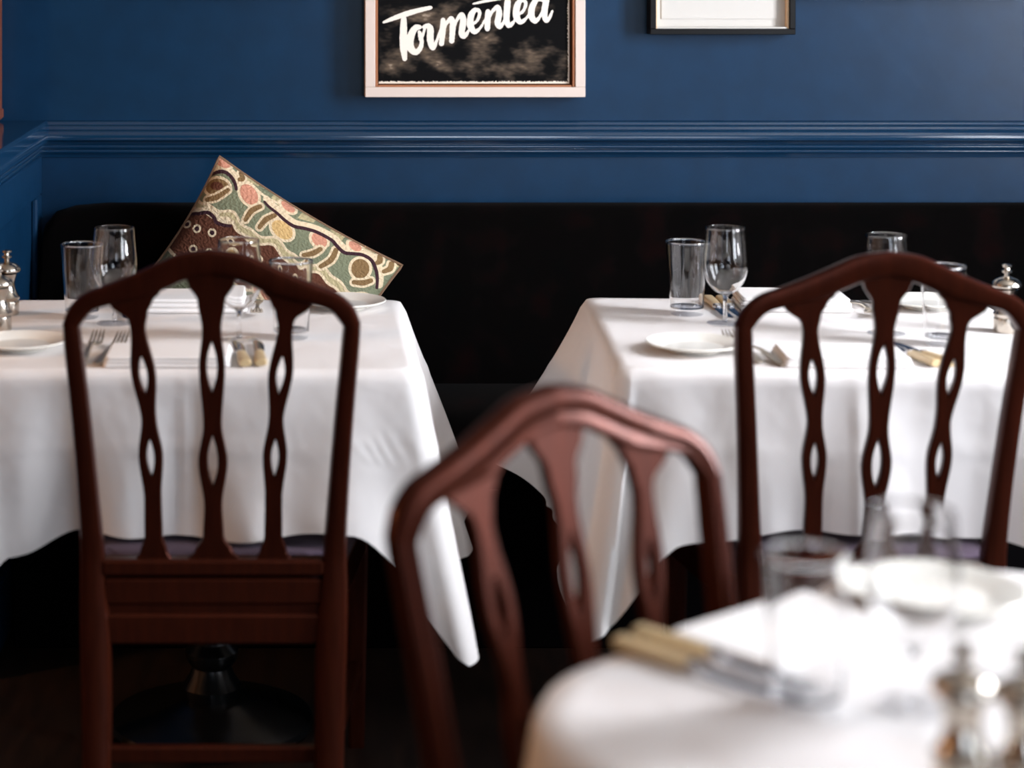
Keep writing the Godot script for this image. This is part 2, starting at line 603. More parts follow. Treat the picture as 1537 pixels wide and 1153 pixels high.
# ------------------------------------------------------------------ tableware
func make_wine_glass() -> Node3D:
	var t := thing("wine_glass", "", "wine glass", Vector3.ZERO, 0.0, "empty wine glasses")
	var outer := [Vector2(.0052, .053), Vector2(.012, .0562), Vector2(.0215, .0625), Vector2(.03, .072), Vector2(.0365, .084), Vector2(.0405, .097), Vector2(.0418, .109), Vector2(.041, .124), Vector2(.0392, .142), Vector2(.0376, .16), Vector2(.0364, .1775)]
	var prof := []
	for p in smooth_curve(outer, 3):
		prof.append(p)
	prof.append(Vector2(.0360, .1784))
	prof.append(Vector2(.0354, .1775))
	var inner := smooth_curve(outer, 3)
	for i in range(inner.size() - 2, 2, -1):
		prof.append(Vector2(maxf(inner[i].x - .0010, 0.0), inner[i].y + .0010))
	prof.append(Vector2(0, .0585))
	prof.push_front(Vector2(0, .053))
	var b := Shape.new()
	b.lathe(prof, 48)
	obj("bowl", b, M.glass, t)
	var st := Shape.new()
	st.lathe([Vector2(0, .004), Vector2(.0055, .004), Vector2(.0042, .009), Vector2(.0036, .02), Vector2(.0036, .04), Vector2(.0046, .049), Vector2(.0075, .0545), Vector2(0, .0545)], 20)
	obj("stem", st, M.glass, t)
	var f := Shape.new()
	f.lathe([Vector2(0, 0), Vector2(.033, 0), Vector2(.034, .001), Vector2(.033, .002), Vector2(.018, .003), Vector2(.006, .0048), Vector2(0, .0048)], 48)
	obj("foot", f, M.pane, t)
	return t

func make_tumbler() -> Node3D:
	var t := thing("water_tumbler", "", "drinking glass", Vector3.ZERO, 0.0, "clear water tumblers")
	var b := Shape.new()
	b.lathe([Vector2(0, .0132), Vector2(.0316, .0132), Vector2(.0335, .05), Vector2(.0360, .09), Vector2(.0395, .1365), Vector2(.0390, .1382), Vector2(.0380, .1378), Vector2(.0344, .09), Vector2(.0319, .05), Vector2(.0298, .016), Vector2(0, .0150)], 48)
	var side := obj("side", b, M.glass, t)
	var r := Shape.new()
	r.lathe([Vector2(.0395, .1355), Vector2(.0401, .1372), Vector2(.0392, .1390), Vector2(.0379, .1382), Vector2(.0380, .1355)], 48, Vector3.ZERO, true)
	obj("rim", r, M.glass, side)
	var g := Shape.new()
	g.lathe([Vector2(0, 0), Vector2(.0298, 0), Vector2(.031, .0015), Vector2(.0315, .0128), Vector2(0, .0128)], 48)
	obj("thick_base", g, M.pane, t)
	return t

func make_mill() -> Node3D:
	var t := thing("pepper_mill", "", "pepper mill", Vector3.ZERO, 0.0, "small silver mills")
	var b := Shape.new()
	b.lathe([Vector2(0, 0), Vector2(.0225, 0), Vector2(.0235, .002), Vector2(.0232, .024), Vector2(.0215, .026), Vector2(.0240, .029), Vector2(.0245, .033), Vector2(.0220, .036), Vector2(.0185, .041), Vector2(.0150, .052), Vector2(.0145, .060), Vector2(.0170, .070), Vector2(.0195, .077), Vector2(0, .077)], 40)
	obj("body", b, M.silver, t)
	var h := Shape.new()
	h.lathe([Vector2(0, .078), Vector2(.018, .078), Vector2(.0255, .0815), Vector2(.0265, .085), Vector2(.0245, .090), Vector2(.0185, .0955), Vector2(.0100, .0985), Vector2(.0050, .1), Vector2(0, .1)], 40)
	obj("head", h, M.silver, t)
	var f := Shape.new()
	f.lathe([Vector2(0, .1), Vector2(.0050, .1), Vector2(.0050, .106), Vector2(.0095, .1075), Vector2(.0095, .1105), Vector2(.0055, .112), Vector2(.0050, .116), Vector2(.0088, .1175), Vector2(.0088, .121), Vector2(.004, .1225), Vector2(0, .1225)], 28)
	obj("finial", f, M.silver, t)
	return t

func make_plate() -> Node3D:
	var t := thing("side_plate", "", "plate", Vector3.ZERO, 0.0, "white side plates")
	var b := Shape.new()
	b.lathe([Vector2(0, .003), Vector2(.040, .003), Vector2(.042, 0), Vector2(.045, 0), Vector2(.047, .0035), Vector2(.056, .0065), Vector2(.082, .0135), Vector2(.0835, .0152), Vector2(.082, .0166), Vector2(.0585, .0105), Vector2(.052, .0078), Vector2(.047, .0066), Vector2(0, .0062)], 56)
	obj("dish", b, M.china, t)
	return t

func bar(s: Shape, path: Array) -> void:
	# path: [z, y, half width, half thickness, x]
	var rs := []
	for p in path:
		var r := PackedVector3Array()
		for k in 10:
			var a := TAU * k / 10.0
			r.append(Vector3(p[4] + p[2] * signf(cos(a)) * pow(absf(cos(a)), .7), p[1] + p[3] * signf(sin(a)) * pow(absf(sin(a)), .7), p[0]))
		rs.append(r)
	s.rings(rs)

func make_fork() -> Node3D:
	var t := thing("table_fork", "", "fork", Vector3.ZERO, 0.0, "forks laid on the tables")
	var h := Shape.new()
	bar(h, [[0.0, .003, .004, .0014, 0.0], [-.004, .0035, .0088, .0018, 0.0], [-.025, .0055, .0092, .0022, 0.0], [-.06, .009, .0062, .0022, 0.0], [-.095, .0125, .0036, .0022, 0.0], [-.118, .0115, .0036, .0020, 0.0], [-.128, .009, .0055, .0018, 0.0]])
	obj("handle", h, M.fork_silver, t)
	var e := Shape.new()
	bar(e, [[-.126, .0092, .005, .0016, 0.0], [-.134, .0072, .0102, .0014, 0.0], [-.146, .0065, .0122, .0013, 0.0], [-.151, .0072, .0122, .0012, 0.0]])
	var head := obj("head", e, M.fork_silver, t)
	for k in 4:
		var x := -.0101 + k * .00673
		var tine := Shape.new()
		bar(tine, [[-.149, .0072, .0025, .0014, x], [-.165, .0105, .0023, .0013, x], [-.182, .0165, .0020, .0012, x * .96], [-.194, .0225, .0007, .0006, x * .93]])
		obj("tine", tine, M.fork_silver, head)
	return t

func make_knife() -> Node3D:
	var t := thing("table_knife", "", "knife", Vector3.ZERO, 0.0, "knives with cream handles")
	var h := Shape.new()
	bar(h, [[0.0, .0072, .0085, .0052, 0.0], [-.003, .0074, .0108, .0066, 0.0], [-.03, .0074, .0105, .0066, 0.0], [-.075, .0068, .0088, .0058, 0.0], [-.09, .0066, .0082, .0054, 0.0]])
	obj("handle", h, M.ivory, t).set_meta("label", "cream handle")
	var b := Shape.new()
	bar(b, [[-.0885, .0066, .0088, .0060, 0.0], [-.093, .0066, .0092, .0064, 0.0], [-.098, .0062, .0068, .0045, 0.0], [-.106, .0058, .0050, .0030, 0.0]])
	obj("bolster", b, M.steel, t)
	var l := Shape.new()
	bar(l, [[-.103, .0056, .0052, .0020, 0.0], [-.112, .0054, .0088, .0012, .001], [-.16, .0052, .0095, .0010, .001], [-.19, .0050, .0085, .0009, .0], [-.203, .0050, .0052, .0008, -.002], [-.209, .0050, .0010, .0006, -.004]])
	obj("blade", l, M.steel, t)
	return t

func make_napkin() -> Node3D:
	var t := thing("folded_napkin", "", "napkin", Vector3.ZERO, 0.0, "folded white napkins")
	var w := [[.106, .0, .0065], [.104, .0062, .0062], [.1015, .012, .0058]]
	for k in 3:
		var s := Shape.new()
		var rs := []
		for e in [[0.0, .003], [.25, .0008], [.5, 0.0], [.75, .0008], [1.0, .003]]:
			var ring := PackedVector3Array()
			for p in rounded(w[k][0] - e[1], .068 - k * .0025 - e[1], .008, 4):
				ring.append(Vector3(p.x, w[k][1] + w[k][2] * e[0], p.y + k * .0016))
			rs.append(ring)
		s.rings(rs)
		obj("fold", s, M.napkin, t)
	return t

# ------------------------------------------------------------------ printed cushion
func stamp(im: Image, p: Vector2, r: float, c: Color) -> void:
	var w := im.get_width()
	var h := im.get_height()
	for y in range(maxi(0, int(p.y - r)), mini(h, int(p.y + r) + 2)):
		for x in range(maxi(0, int(p.x - r)), mini(w, int(p.x + r) + 2)):
			if Vector2(x, y).distance_to(p) <= r:
				im.set_pixel(x, y, c)

func stroke(im: Image, pts: Array, widths: Array, c: Color, rough := 0.0, rng: RandomNumberGenerator = null) -> void:
	var fine := smooth_curve(pts, 14)
	for i in fine.size() - 1:
		var a: Vector2 = fine[i]
		var b: Vector2 = fine[i + 1]
		var n := maxi(1, int(a.distance_to(b) / 1.2))
		for k in n:
			var t := (i + float(k) / n) / (fine.size() - 1)
			var at := t * (widths.size() - 1)
			var j := mini(int(at), widths.size() - 2)
			var r: float = lerpf(widths[j], widths[j + 1], at - j) / 2.0
			if rng:
				r += rng.randf_range(-rough, rough)
			stamp(im, a.lerp(b, float(k) / n), maxf(r, 0.6), c)

func oval(im: Image, c: Vector2, rx: float, ry: float, turn: float, col: Color) -> void:
	var m := maxf(rx, ry)
	for y in range(maxi(0, int(c.y - m)), mini(im.get_height(), int(c.y + m) + 2)):
		for x in range(maxi(0, int(c.x - m)), mini(im.get_width(), int(c.x + m) + 2)):
			var d := (Vector2(x, y) - c).rotated(-turn)
			if (d.x * d.x) / (rx * rx) + (d.y * d.y) / (ry * ry) <= 1.0:
				im.set_pixel(x, y, col)

func cushion_print() -> ImageTexture:
	var W := 640
	var H := 456
	var im := Image.create(W, H, false, Image.FORMAT_RGB8)
	var sage := rgb(118, 122, 98)
	var cream := rgb(214, 194, 162)
	var plum := rgb(58, 36, 42)
	var tan := rgb(124, 98, 66)
	var umber := rgb(92, 56, 42)
	var pink := rgb(196, 138, 114)
	var amber := rgb(200, 166, 112)
	var pale := rgb(178, 164, 126)
	im.fill(sage)
	var P := func(u: float, v: float) -> Vector2: return Vector2(u * W, v * H)
	var PV := func(a: Array) -> Array: return a.map(func(q): return Vector2(q[0] * W, q[1] * H))
	# umber ground below the long wave, with its pale band
	for x in W:
		var u := float(x) / W
		var y := 0.365 + 0.022 * sin(u * 24.0) + 0.012 * sin(u * 51.0 + 1.0)
		for yy in range(int(y * H), H):
			var vv := float(yy) / H
			im.set_pixel(x, yy, umber if vv < 0.70 + 0.03 * sin(u * 19.0) else sage)
		for yy in range(int((y - 0.05) * H), int(y * H)):
			im.set_pixel(x, yy, pale)
	# border above the snake
	for x in W:
		var u := float(x) / W
		for yy in int(H * (0.055 + 0.03 * sin(u * 17.0 + 0.6))):
			im.set_pixel(x, yy, pale if sin(u * 40.0) > 0.1 else sage)
	# long cream waves
	for off in [0.0, 0.055]:
		var w := []
		for k in 41:
			var u := k / 40.0
			w.append([u, 0.315 + off + 0.022 * sin(u * 24.0) + 0.012 * sin(u * 51.0 + 1.0)])
		stroke(im, PV.call(w), [9.0, 8.0, 9.0], cream)
	var w3 := []
	for k in 41:
		var u := k / 40.0
		w3.append([u, 0.70 + 0.03 * sin(u * 19.0)])
	stroke(im, PV.call(w3), [10.0, 9.0], cream)
	# cream snakes and the plum lines inside them
	var snake_a := [[-.02, .16], [0.022, 0.102], [0.058, 0.072], [0.097, 0.076], [0.131, 0.103], [0.152, 0.134]]
	var snake_b := [[0.30, 0.10], [0.328, 0.114], [0.38, 0.125], [0.433, 0.142], [0.481, 0.144], [0.527, 0.117], [0.576, 0.094], [0.629, 0.086], [0.668, 0.089], [0.704, 0.109], [0.746, 0.122], [0.784, 0.096], [0.822, 0.07], [0.87, 0.072], [0.914, 0.115], [0.945, 0.163], [.97, .22]]
	var snake_c := [[0.0, 0.43], [0.04, 0.409], [0.083, 0.373], [0.124, 0.381], [0.15, 0.402], [0.186, 0.396], [0.222, 0.375]]
	for q in [snake_a, snake_b]:
		stroke(im, PV.call(q.map(func(p): return [p[0], p[1] - 0.028])), [22.0, 24.0], cream)
	stroke(im, PV.call([[0.145, 0.103], [0.185, 0.040], [0.273, 0.06], [0.341, 0.055], [0.40, 0.02]]), [9.0, 8.0], cream)
	# ovals with cream outlines
	for o in [[.218, .115, 36, 26, .5, pink], [.443, .212, 36, 26, .2, amber], [.615, .135, 27, 21, .4, pink], [.851, .165, 27, 32, -.5, tan], [.062, .19, 40, 27, -.4, tan], [.769, .035, 22, 16, .3, pink], [.405, .03, 26, 16, .3, pink], [.022, .015, 30, 18, 0.0, pink], [.55, .62, 34, 26, .2, pink], [.3, .56, 30, 24, .2, amber], [.8, .56, 32, 24, .1, amber]]:
		oval(im, P.call(o[0], o[1]), o[2] + 9, o[3] + 9, o[4], cream)
		oval(im, P.call(o[0], o[1]), o[2], o[3], o[4], o[5])
	oval(im, P.call(.055, .185), 22, 13, -.4, umber)
	# ribbed bands: brown stripes between cream ones
	for b in [[[0.046, 0.298], [0.085, 0.25], [0.118, 0.165]], [[0.294, 0.149], [0.270, 0.211], [0.268, 0.29]], [[0.376, 0.15], [0.352, 0.213], [0.346, 0.285]], [[0.642, 0.19], [0.622, 0.245], [0.590, 0.29]], [[0.706, 0.137], [0.712, 0.218], [0.686, 0.30]], [[.925, .20], [.90, .24], [.86, .27]], [[.89, .01], [.905, .05], [.90, .07]], [[.955, .02], [.965, .06], [.95, .10]], [[.13, .01], [.15, .04], [.14, .06]]]:
		stroke(im, PV.call(b), [30.0, 32.0, 28.0], cream)
		stroke(im, PV.call(b), [15.0, 18.0, 13.0], tan)
	for b in [[[0.325, 0.16], [0.312, 0.21], [0.305, 0.29]], [[0.672, 0.15], [0.668, 0.22], [0.640, 0.30]]]:
		stroke(im, PV.call(b), [9.0, 10.0, 8.0], sage)
	for q in [snake_a, snake_b]:
		stroke(im, PV.call(q), [8.0, 12.0, 12.0, 12.0, 9.0], plum)
	stroke(im, PV.call(snake_c.map(func(p): return [p[0], p[1] - 0.03])), [14.0, 14.0], cream)
	stroke(im, PV.call(snake_c), [11.0, 12.0, 9.0], plum)
	# little rings on the umber ground
	for c in [[0.017, 0.503], [0.078, 0.501], [0.158, 0.476], [0.077, 0.811], [0.134, 0.80], [0.258, 0.46], [.20, .60], [.42, .47], [.5, .52], [.62, .47], [.7, .55], [.9, .48], [.12, .63], [.36, .64]]:
		oval(im, P.call(c[0], c[1]), 15, 13, 0.3, cream)
		oval(im, P.call(c[0], c[1]), 8, 7, 0.3, plum)
	return ImageTexture.create_from_image(im)

func make_cushion(at: Vector3, turn: Basis) -> void:
	var t := thing("throw_cushion", "patterned sage, cream and plum cushion leaning on the dark banquette", "cushion")
	t.transform = Transform3D(turn, at)
	var hw := .238
	var hh := .168
	var n := 36
	var rows := [[], []]
	for f in 2:
		for j in n + 1:
			var line := PackedVector3Array()
			for i in n + 1:
				var u := -1.0 + 2.0 * i / n
				var v := -1.0 + 2.0 * j / n
				var x := hw * u * (1.0 - 0.055 * (1.0 - v * v) * absf(u))
				var y := -hh * v * (1.0 - 0.07 * (1.0 - u * u) * absf(v))
				var d := pow(maxf(0.0, (1.0 - u * u) * (1.0 - v * v)), .42) * .058
				d += 0.003 * sin(u * 9.0 + v * 5.0) * (1.0 - u * u) * (1.0 - v * v)
				line.append(Vector3(x, y, d * (1.0 if f == 0 else -1.0)))
			rows[f].append(line)
	var m := mat(Color(1, 1, 1), 0.9, 0.0, 0.25)
	m.albedo_texture = cushion_print()
	m.normal_enabled = true
	m.normal_texture = noise_tex(0.09, 2, 51, [], 512, true, 5.0)
	m.normal_scale = 0.5
	m.texture_repeat = false
	var s := Shape.new()
	for f in 2:
		for j in n:
			for i in n:
				var a: PackedVector3Array = rows[f][j]
				var b: PackedVector3Array = rows[f][j + 1]
				var q := [Vector2(float(i) / n, float(j) / n), Vector2(float(i + 1) / n, float(j) / n), Vector2(float(i + 1) / n, float(j + 1) / n), Vector2(float(i) / n, float(j + 1) / n)]
				if f == 0:
					s.quad(a[i], a[i + 1], b[i + 1], b[i], q[0], q[1], q[2], q[3])
				else:
					s.quad(a[i + 1], a[i], b[i], b[i + 1], q[1], q[0], q[3], q[2])
	s.piece()
	var cover := obj("cover", s, m, t, 80.0)
	# seam round the edge
	var seam := Shape.new()
	var rs := []
	var edge := PackedVector3Array()
	for i in n:
		edge.append(rows[0][0][i])
	for j in n:
		edge.append(rows[0][j][n])
	for i in n:
		edge.append(rows[0][n][n - i])
	for j in n:
		edge.append(rows[0][n - j][0])
	for i in edge.size():
		var d := (edge[(i + 1) % edge.size()] - edge[(i - 1 + edge.size()) % edge.size()]).normalized()
		var side := d.cross(Vector3(0, 0, 1)).normalized()
		var r := PackedVector3Array()
		for k in 6:
			var a := TAU * k / 6.0
			r.append(edge[i] + side * cos(a) * .0035 + Vector3(0, 0, 1) * sin(a) * .0035)
		rs.append(r)
	seam.rings(rs, false, true)
	obj("seam", seam, mat(rgb(120, 92, 70), 0.9), cover)

# ------------------------------------------------------------------ pictures
func lettered_art() -> ImageTexture:
	var W := 768
	var H := 1024
	var im := Image.create(W, H, false, Image.FORMAT_RGB8)
	var fn := FastNoiseLite.new()
	fn.seed = 19
	fn.frequency = 0.0045
	fn.fractal_octaves = 4
	var fine := FastNoiseLite.new()
	fine.seed = 77
	fine.frequency = 0.05
	fine.fractal_octaves = 3
	for y in H:
		for x in W:
			var a := fn.get_noise_2d(x, y * 1.5)
			var b := fine.get_noise_2d(x * 0.5, y * 1.4)
			# the wash is thin in the lower corners and along a band behind the word
			var thin := 0.10
			thin += 0.55 * exp(-Vector2((x - 40.0) / 150.0, (y - 960.0) / 80.0).length_squared())
			thin += 0.65 * exp(-Vector2((x - 690.0) / 120.0, (y - 975.0) / 55.0).length_squared())
			thin += 0.45 * exp(-Vector2((x - 300.0) / 220.0, (y - 745.0) / 60.0).length_squared())
			thin += 0.35 * exp(-Vector2((x - 380.0) / 260.0, (y - 880.0) / 70.0).length_squared())
			var k := clampf((a * 1.5 + b * 0.22) * 0.8 + thin - 0.16, 0.0, 1.0)
			var c := rgb(13, 13, 14).lerp(rgb(126, 108, 90), k)
			if k > 0.75:
				c = c.lerp(rgb(214, 200, 182), (k - 0.75) * 3.0 if k < 1.08 else 1.0)
			# torn paper margin
			var margin := 9.0 + 5.0 * fine.get_noise_2d(x * 2.0, y * 2.0)
			if y > H - margin or x > W - margin + 2.0:
				c = rgb(226, 214, 198)
			im.set_pixel(x, y, c)
	var rng := RandomNumberGenerator.new()
	rng.seed = 5
	var white := rgb(236, 228, 216)
	var at := func(q: Array) -> Array: return q.map(func(p): return Vector2((p[0] - 5.0) * .517, H - (650.0 - p[1]) * .517))
	var S := func(pts: Array, w: Array) -> void: stroke(im, at.call(pts), w.map(func(x): return x * .517), white, 1.1, rng)
	S.call([[40, 178], [160, 132], [290, 92], [410, 64]], [14, 34, 40, 34, 26])
	S.call([[198, 150], [196, 260], [196, 360], [206, 462]], [40, 54, 58, 52, 34])
	S.call([[325, 215], [285, 225], [252, 290], [250, 370], [290, 408], [330, 370], [338, 300], [318, 250], [330, 320], [365, 215]], [30, 48, 56, 56, 44, 34, 26, 20, 16, 22])
	S.call([[350, 215], [385, 205], [405, 230], [405, 310], [425, 372], [455, 320], [485, 235]], [22, 36, 50, 52, 40, 22, 18])
	S.call([[505, 160], [502, 240], [492, 345]], [36, 46, 36])
	S.call([[498, 280], [530, 190], [568, 150], [580, 200], [572, 325]], [18, 22, 36, 46, 38])
	S.call([[575, 270], [610, 165], [650, 120], [662, 170], [650, 260], [672, 285], [705, 240], [725, 205]], [18, 22, 38, 48, 48, 34, 20, 16])
	S.call([[722, 200], [770, 165], [790, 105], [762, 80], [725, 120], [718, 200], [750, 250], [795, 220], [830, 160]], [18, 22, 26, 30, 48, 52, 36, 20, 16])
	S.call([[855, 95], [852, 160], [850, 232]], [38, 46, 38])
	S.call([[852, 180], [885, 100], [930, 62], [942, 110], [930, 185], [952, 212], [985, 160], [1000, 120]], [18, 22, 36, 46, 46, 32, 18, 16])
	S.call([[1015, -60], [1005, 60], [1000, 160], [1022, 203], [1062, 165], [1085, 125]], [40, 48, 48, 36, 20, 16])
	S.call([[738, 36], [850, 12], [1000, -16], [1090, -26]], [12, 22, 26, 16])
	S.call([[1080, 125], [1130, 90], [1150, 30], [1120, 5], [1085, 45], [1076, 125], [1108, 176], [1155, 145], [1185, 100]], [18, 22, 26, 30, 48, 52, 36, 20, 16])
	S.call([[1290, 10], [1240, 0], [1200, 60], [1195, 130], [1225, 168], [1265, 125], [1295, 50]], [26, 34, 48, 50, 36, 20, 18])
	S.call([[1330, -150], [1315, -20], [1296, 90], [1305, 158], [1330, 150], [1360, 85]], [36, 46, 48, 40, 26, 14])
	return ImageTexture.create_from_image(im)

func frame_rails(t: Node3D, w: float, h: float, face: float, depth: float, m: Material) -> void:
	# mitred-looking frame: two stiles between two rails; back against the wall at z = 0
	var names := ["top_rail", "bottom_rail", "side_rail", "side_rail"]
	var at := [Vector3(0, h - face / 2, depth / 2), Vector3(0, face / 2, depth / 2), Vector3(-w / 2 + face / 2, h / 2, depth / 2), Vector3(w / 2 - face / 2, h / 2, depth / 2)]
	var size := [Vector3(w, face, depth), Vector3(w, face, depth), Vector3(face, h - 2 * face, depth), Vector3(face, h - 2 * face, depth)]
	for k in 4:
		var s := Shape.new()
		s.box(at[k], size[k], .0012)
		obj(names[k], s, m, t)

func flat_sheet(x0: float, x1: float, y0: float, y1: float, z: float, thick: float) -> Shape:
	var s := Shape.new()
	s.quad(Vector3(x0, y1, z), Vector3(x1, y1, z), Vector3(x1, y0, z), Vector3(x0, y0, z), Vector2(0, 0), Vector2(1, 0), Vector2(1, 1), Vector2(0, 1))
	var b := z - thick
	s.quad(Vector3(x1, y1, b), Vector3(x0, y1, b), Vector3(x0, y0, b), Vector3(x1, y0, b))
	s.quad(Vector3(x0, y1, b), Vector3(x1, y1, b), Vector3(x1, y1, z), Vector3(x0, y1, z))
	s.quad(Vector3(x0, y0, z), Vector3(x1, y0, z), Vector3(x1, y0, b), Vector3(x0, y0, b))
	s.quad(Vector3(x0, y1, b), Vector3(x0, y1, z), Vector3(x0, y0, z), Vector3(x0, y0, b))
	s.quad(Vector3(x1, y1, z), Vector3(x1, y1, b), Vector3(x1, y0, b), Vector3(x1, y0, z))
	s.piece()
	return s

func make_pictures(wall_z: float) -> void:
	# white box frame with the lettered ink sheet floating in a raw wood tray
	var t := thing("framed_picture", "white framed black ink picture lettered Tormented on the blue wall", "picture", Vector3(.397, 1.101, wall_z))
	frame_rails(t, .512, .68, .0235, .055, M.white_frame)
	var tray := obj("tray", flat_sheet(-.24, .24, .012, .66, .016, .014), M.tray, t)
	for sx in [-1.0, 1.0]:
		var s := Shape.new()
		s.box(Vector3(sx * .2295, .34, .034), Vector3(.006, .632, .036), .0008)
		obj("tray_side", s, M.tray, tray)
	var low := Shape.new()
	low.box(Vector3(0, .0255, .032), Vector3(.452, .005, .034), .0008)
	obj("tray_lip", low, M.tray, tray)
	var art := mat(Color(1, 1, 1), 0.9, 0.0, 0.2)
	art.albedo_texture = lettered_art()
	art.texture_repeat = false
	obj("ink_sheet", flat_sheet(-.2235, .2205, .031, .631, .040, .004), art, t).set_meta("label", "black ink wash with the white brush lettering Tormented")
	# black frame with a white mount
	t = thing("framed_picture", "thin black picture frame with a wide white mount on the blue wall", "picture", Vector3(.9735, 1.2465, wall_z))
	frame_rails(t, .338, .44, .0135, .052, M.black_frame)
	var mount := obj("mount", flat_sheet(-.155, .155, .013, .43, .020, .006), M.mount, t)
	for sx in [-1.0, 1.0]:
		var s := Shape.new()
		s.box(Vector3(sx * .1535, .22, .032), Vector3(.004, .413, .024), .0006)
		obj("liner", s, M.liner, t)
	var l2 := Shape.new()
	l2.box(Vector3(0, .0155, .032), Vector3(.303, .004, .024), .0006)
	obj("liner", l2, M.mount, t)
	obj("print_sheet", flat_sheet(-.138, .132, .036, .40, .0225, .0015), mat(rgb(199, 196, 190), 0.8), mount)
	# two more hang just above the top of the view and shade the wall below them
	t = thing("framed_picture", "dark framed picture hanging beside the black framed white mount", "picture", Vector3(1.432, 1.338, wall_z))
	frame_rails(t, .52, .40, .02, .05, M.black_frame)
	obj("mount", flat_sheet(-.245, .245, .015, .385, .02, .006), M.mount, t)
	t = thing("framed_picture", "dark framed picture hanging beside the white framed lettered one", "picture", Vector3(-.165, 1.345, wall_z))
	frame_rails(t, .46, .40, .02, .045, M.black_frame)
	obj("mount", flat_sheet(-.215, .215, .015, .385, .02, .006), M.mount, t)

# ------------------------------------------------------------------ room shell
func wall_with_openings(called: String, a: Vector3, along: Vector3, length: float, height: float, thick: Vector3, openings: Array, m: Material) -> void:
	# openings: [from, to, low, high] along the wall
	var s := Shape.new()
	var x := 0.0
	var put := func(x0: float, x1: float, y0: float, y1: float) -> void:
		if x1 - x0 < 0.001 or y1 - y0 < 0.001:
			return
		var c := a + along * (x0 + x1) / 2.0 + Vector3.UP * (y0 + y1) / 2.0 + thick / 2.0
		var sz := along.abs() * (x1 - x0) + Vector3.UP * (y1 - y0) + thick.abs()
		s.box(c, sz, 0.0005)
	for o in openings:
		put.call(x, o[0], 0.0, height)
		put.call(o[0], o[1], 0.0, o[2])
		put.call(o[0], o[1], o[3], height)
		x = o[1]
	put.call(x, length, 0.0, height)
	structure(called, s, m)

func make_window(number: int, a: Vector3, along: Vector3, inward: Vector3, w: float, lo: float, hi: float, bars_x: int, bars_y: int) -> void:
	var o := Node3D.new()
	o.name = "window_%d" % number
	o.set_meta("kind", "structure")
	add_child(o)
	o.position = a + Vector3.UP * lo
	var h := hi - lo
	var fr := Shape.new()
	var put := func(s: Shape, x0: float, x1: float, y0: float, y1: float, d: float) -> void:
		s.box(along * (x0 + x1) / 2 + Vector3.UP * (y0 + y1) / 2, along.abs() * (x1 - x0) + Vector3.UP * (y1 - y0) + inward.abs() * d, 0.003)
	put.call(fr, 0.0, .06, 0.0, h, .07)
	put.call(fr, w - .06, w, 0.0, h, .07)
	put.call(fr, .06, w - .06, 0.0, .06, .07)
	put.call(fr, .06, w - .06, h - .06, h, .07)
	obj("window_frame", fr, M.window_paint, o)
	for k in bars_x:
		var s := Shape.new()
		var x := w * (k + 1) / (bars_x + 1)
		put.call(s, x - .014, x + .014, .06, h - .06, .035)
		obj("glazing_bar", s, M.window_paint, o)
	for k in bars_y:
		var s := Shape.new()
		var y := h * (k + 1) / (bars_y + 1)
		put.call(s, .06, w - .06, y - .014, y + .014, .03)
		obj("glazing_bar", s, M.window_paint, o)
	var p := Shape.new()
	put.call(p, .05, w - .05, .05, h - .05, .004)
	obj("pane", p, M.pane, o)

func daylight(called: String, at: Vector3, inward: Vector3, w: float, h: float, energy: float, c: Color) -> void:
	var l := AreaLight3D.new()
	l.name = called
	add_child(l)
	l.position = at
	l.look_at_from_position(at, at + inward, Vector3.UP)
	l.area_size = Vector2(w, h)
	l.area_normalize_energy = true
	l.light_energy = energy
	l.light_color = c
	l.area_range = 14.0
	l.shadow_enabled = true

# a warm pendant lamp on the far side of the room, out of view to the left
func make_pendant(at: Vector3) -> void:
	var t := thing("pendant_lamp", "warm pendant lamp with a drum shade hanging from the ceiling", "lamp", at)
	var s := Shape.new()
	s.lathe([Vector2(0, .12), Vector2(.006, .12), Vector2(.006, 1.05), Vector2(0, 1.05)], 8)
	obj("cord", s, M.iron, t)
	var glow := mat(rgb(240, 214, 176), 0.8)
	glow.emission_enabled = true
	glow.emission = Color(1.0, 0.72, 0.42)
	glow.emission_energy_multiplier = 2.0
	s = Shape.new()
	s.lathe([Vector2(0, -.12), Vector2(.10, -.10), Vector2(.15, -.04), Vector2(.16, .02), Vector2(.13, .08), Vector2(.06, .12), Vector2(0, .125)], 32)
	obj("glowing_shade", s, glow, t)
	var l := OmniLight3D.new()
	l.name = "pendant_glow"
	t.add_child(l)
	l.light_color = Color(1.0, 0.76, 0.52)
	l.light_energy = LAMP
	l.light_size = 0.12
	l.omni_range = 14.0
	l.omni_attenuation = 2.0
	l.shadow_enabled = true

# ------------------------------------------------------------------ the place
const LAMP := 1.3
const WALL_Z := -4.70
const TOP := .7468

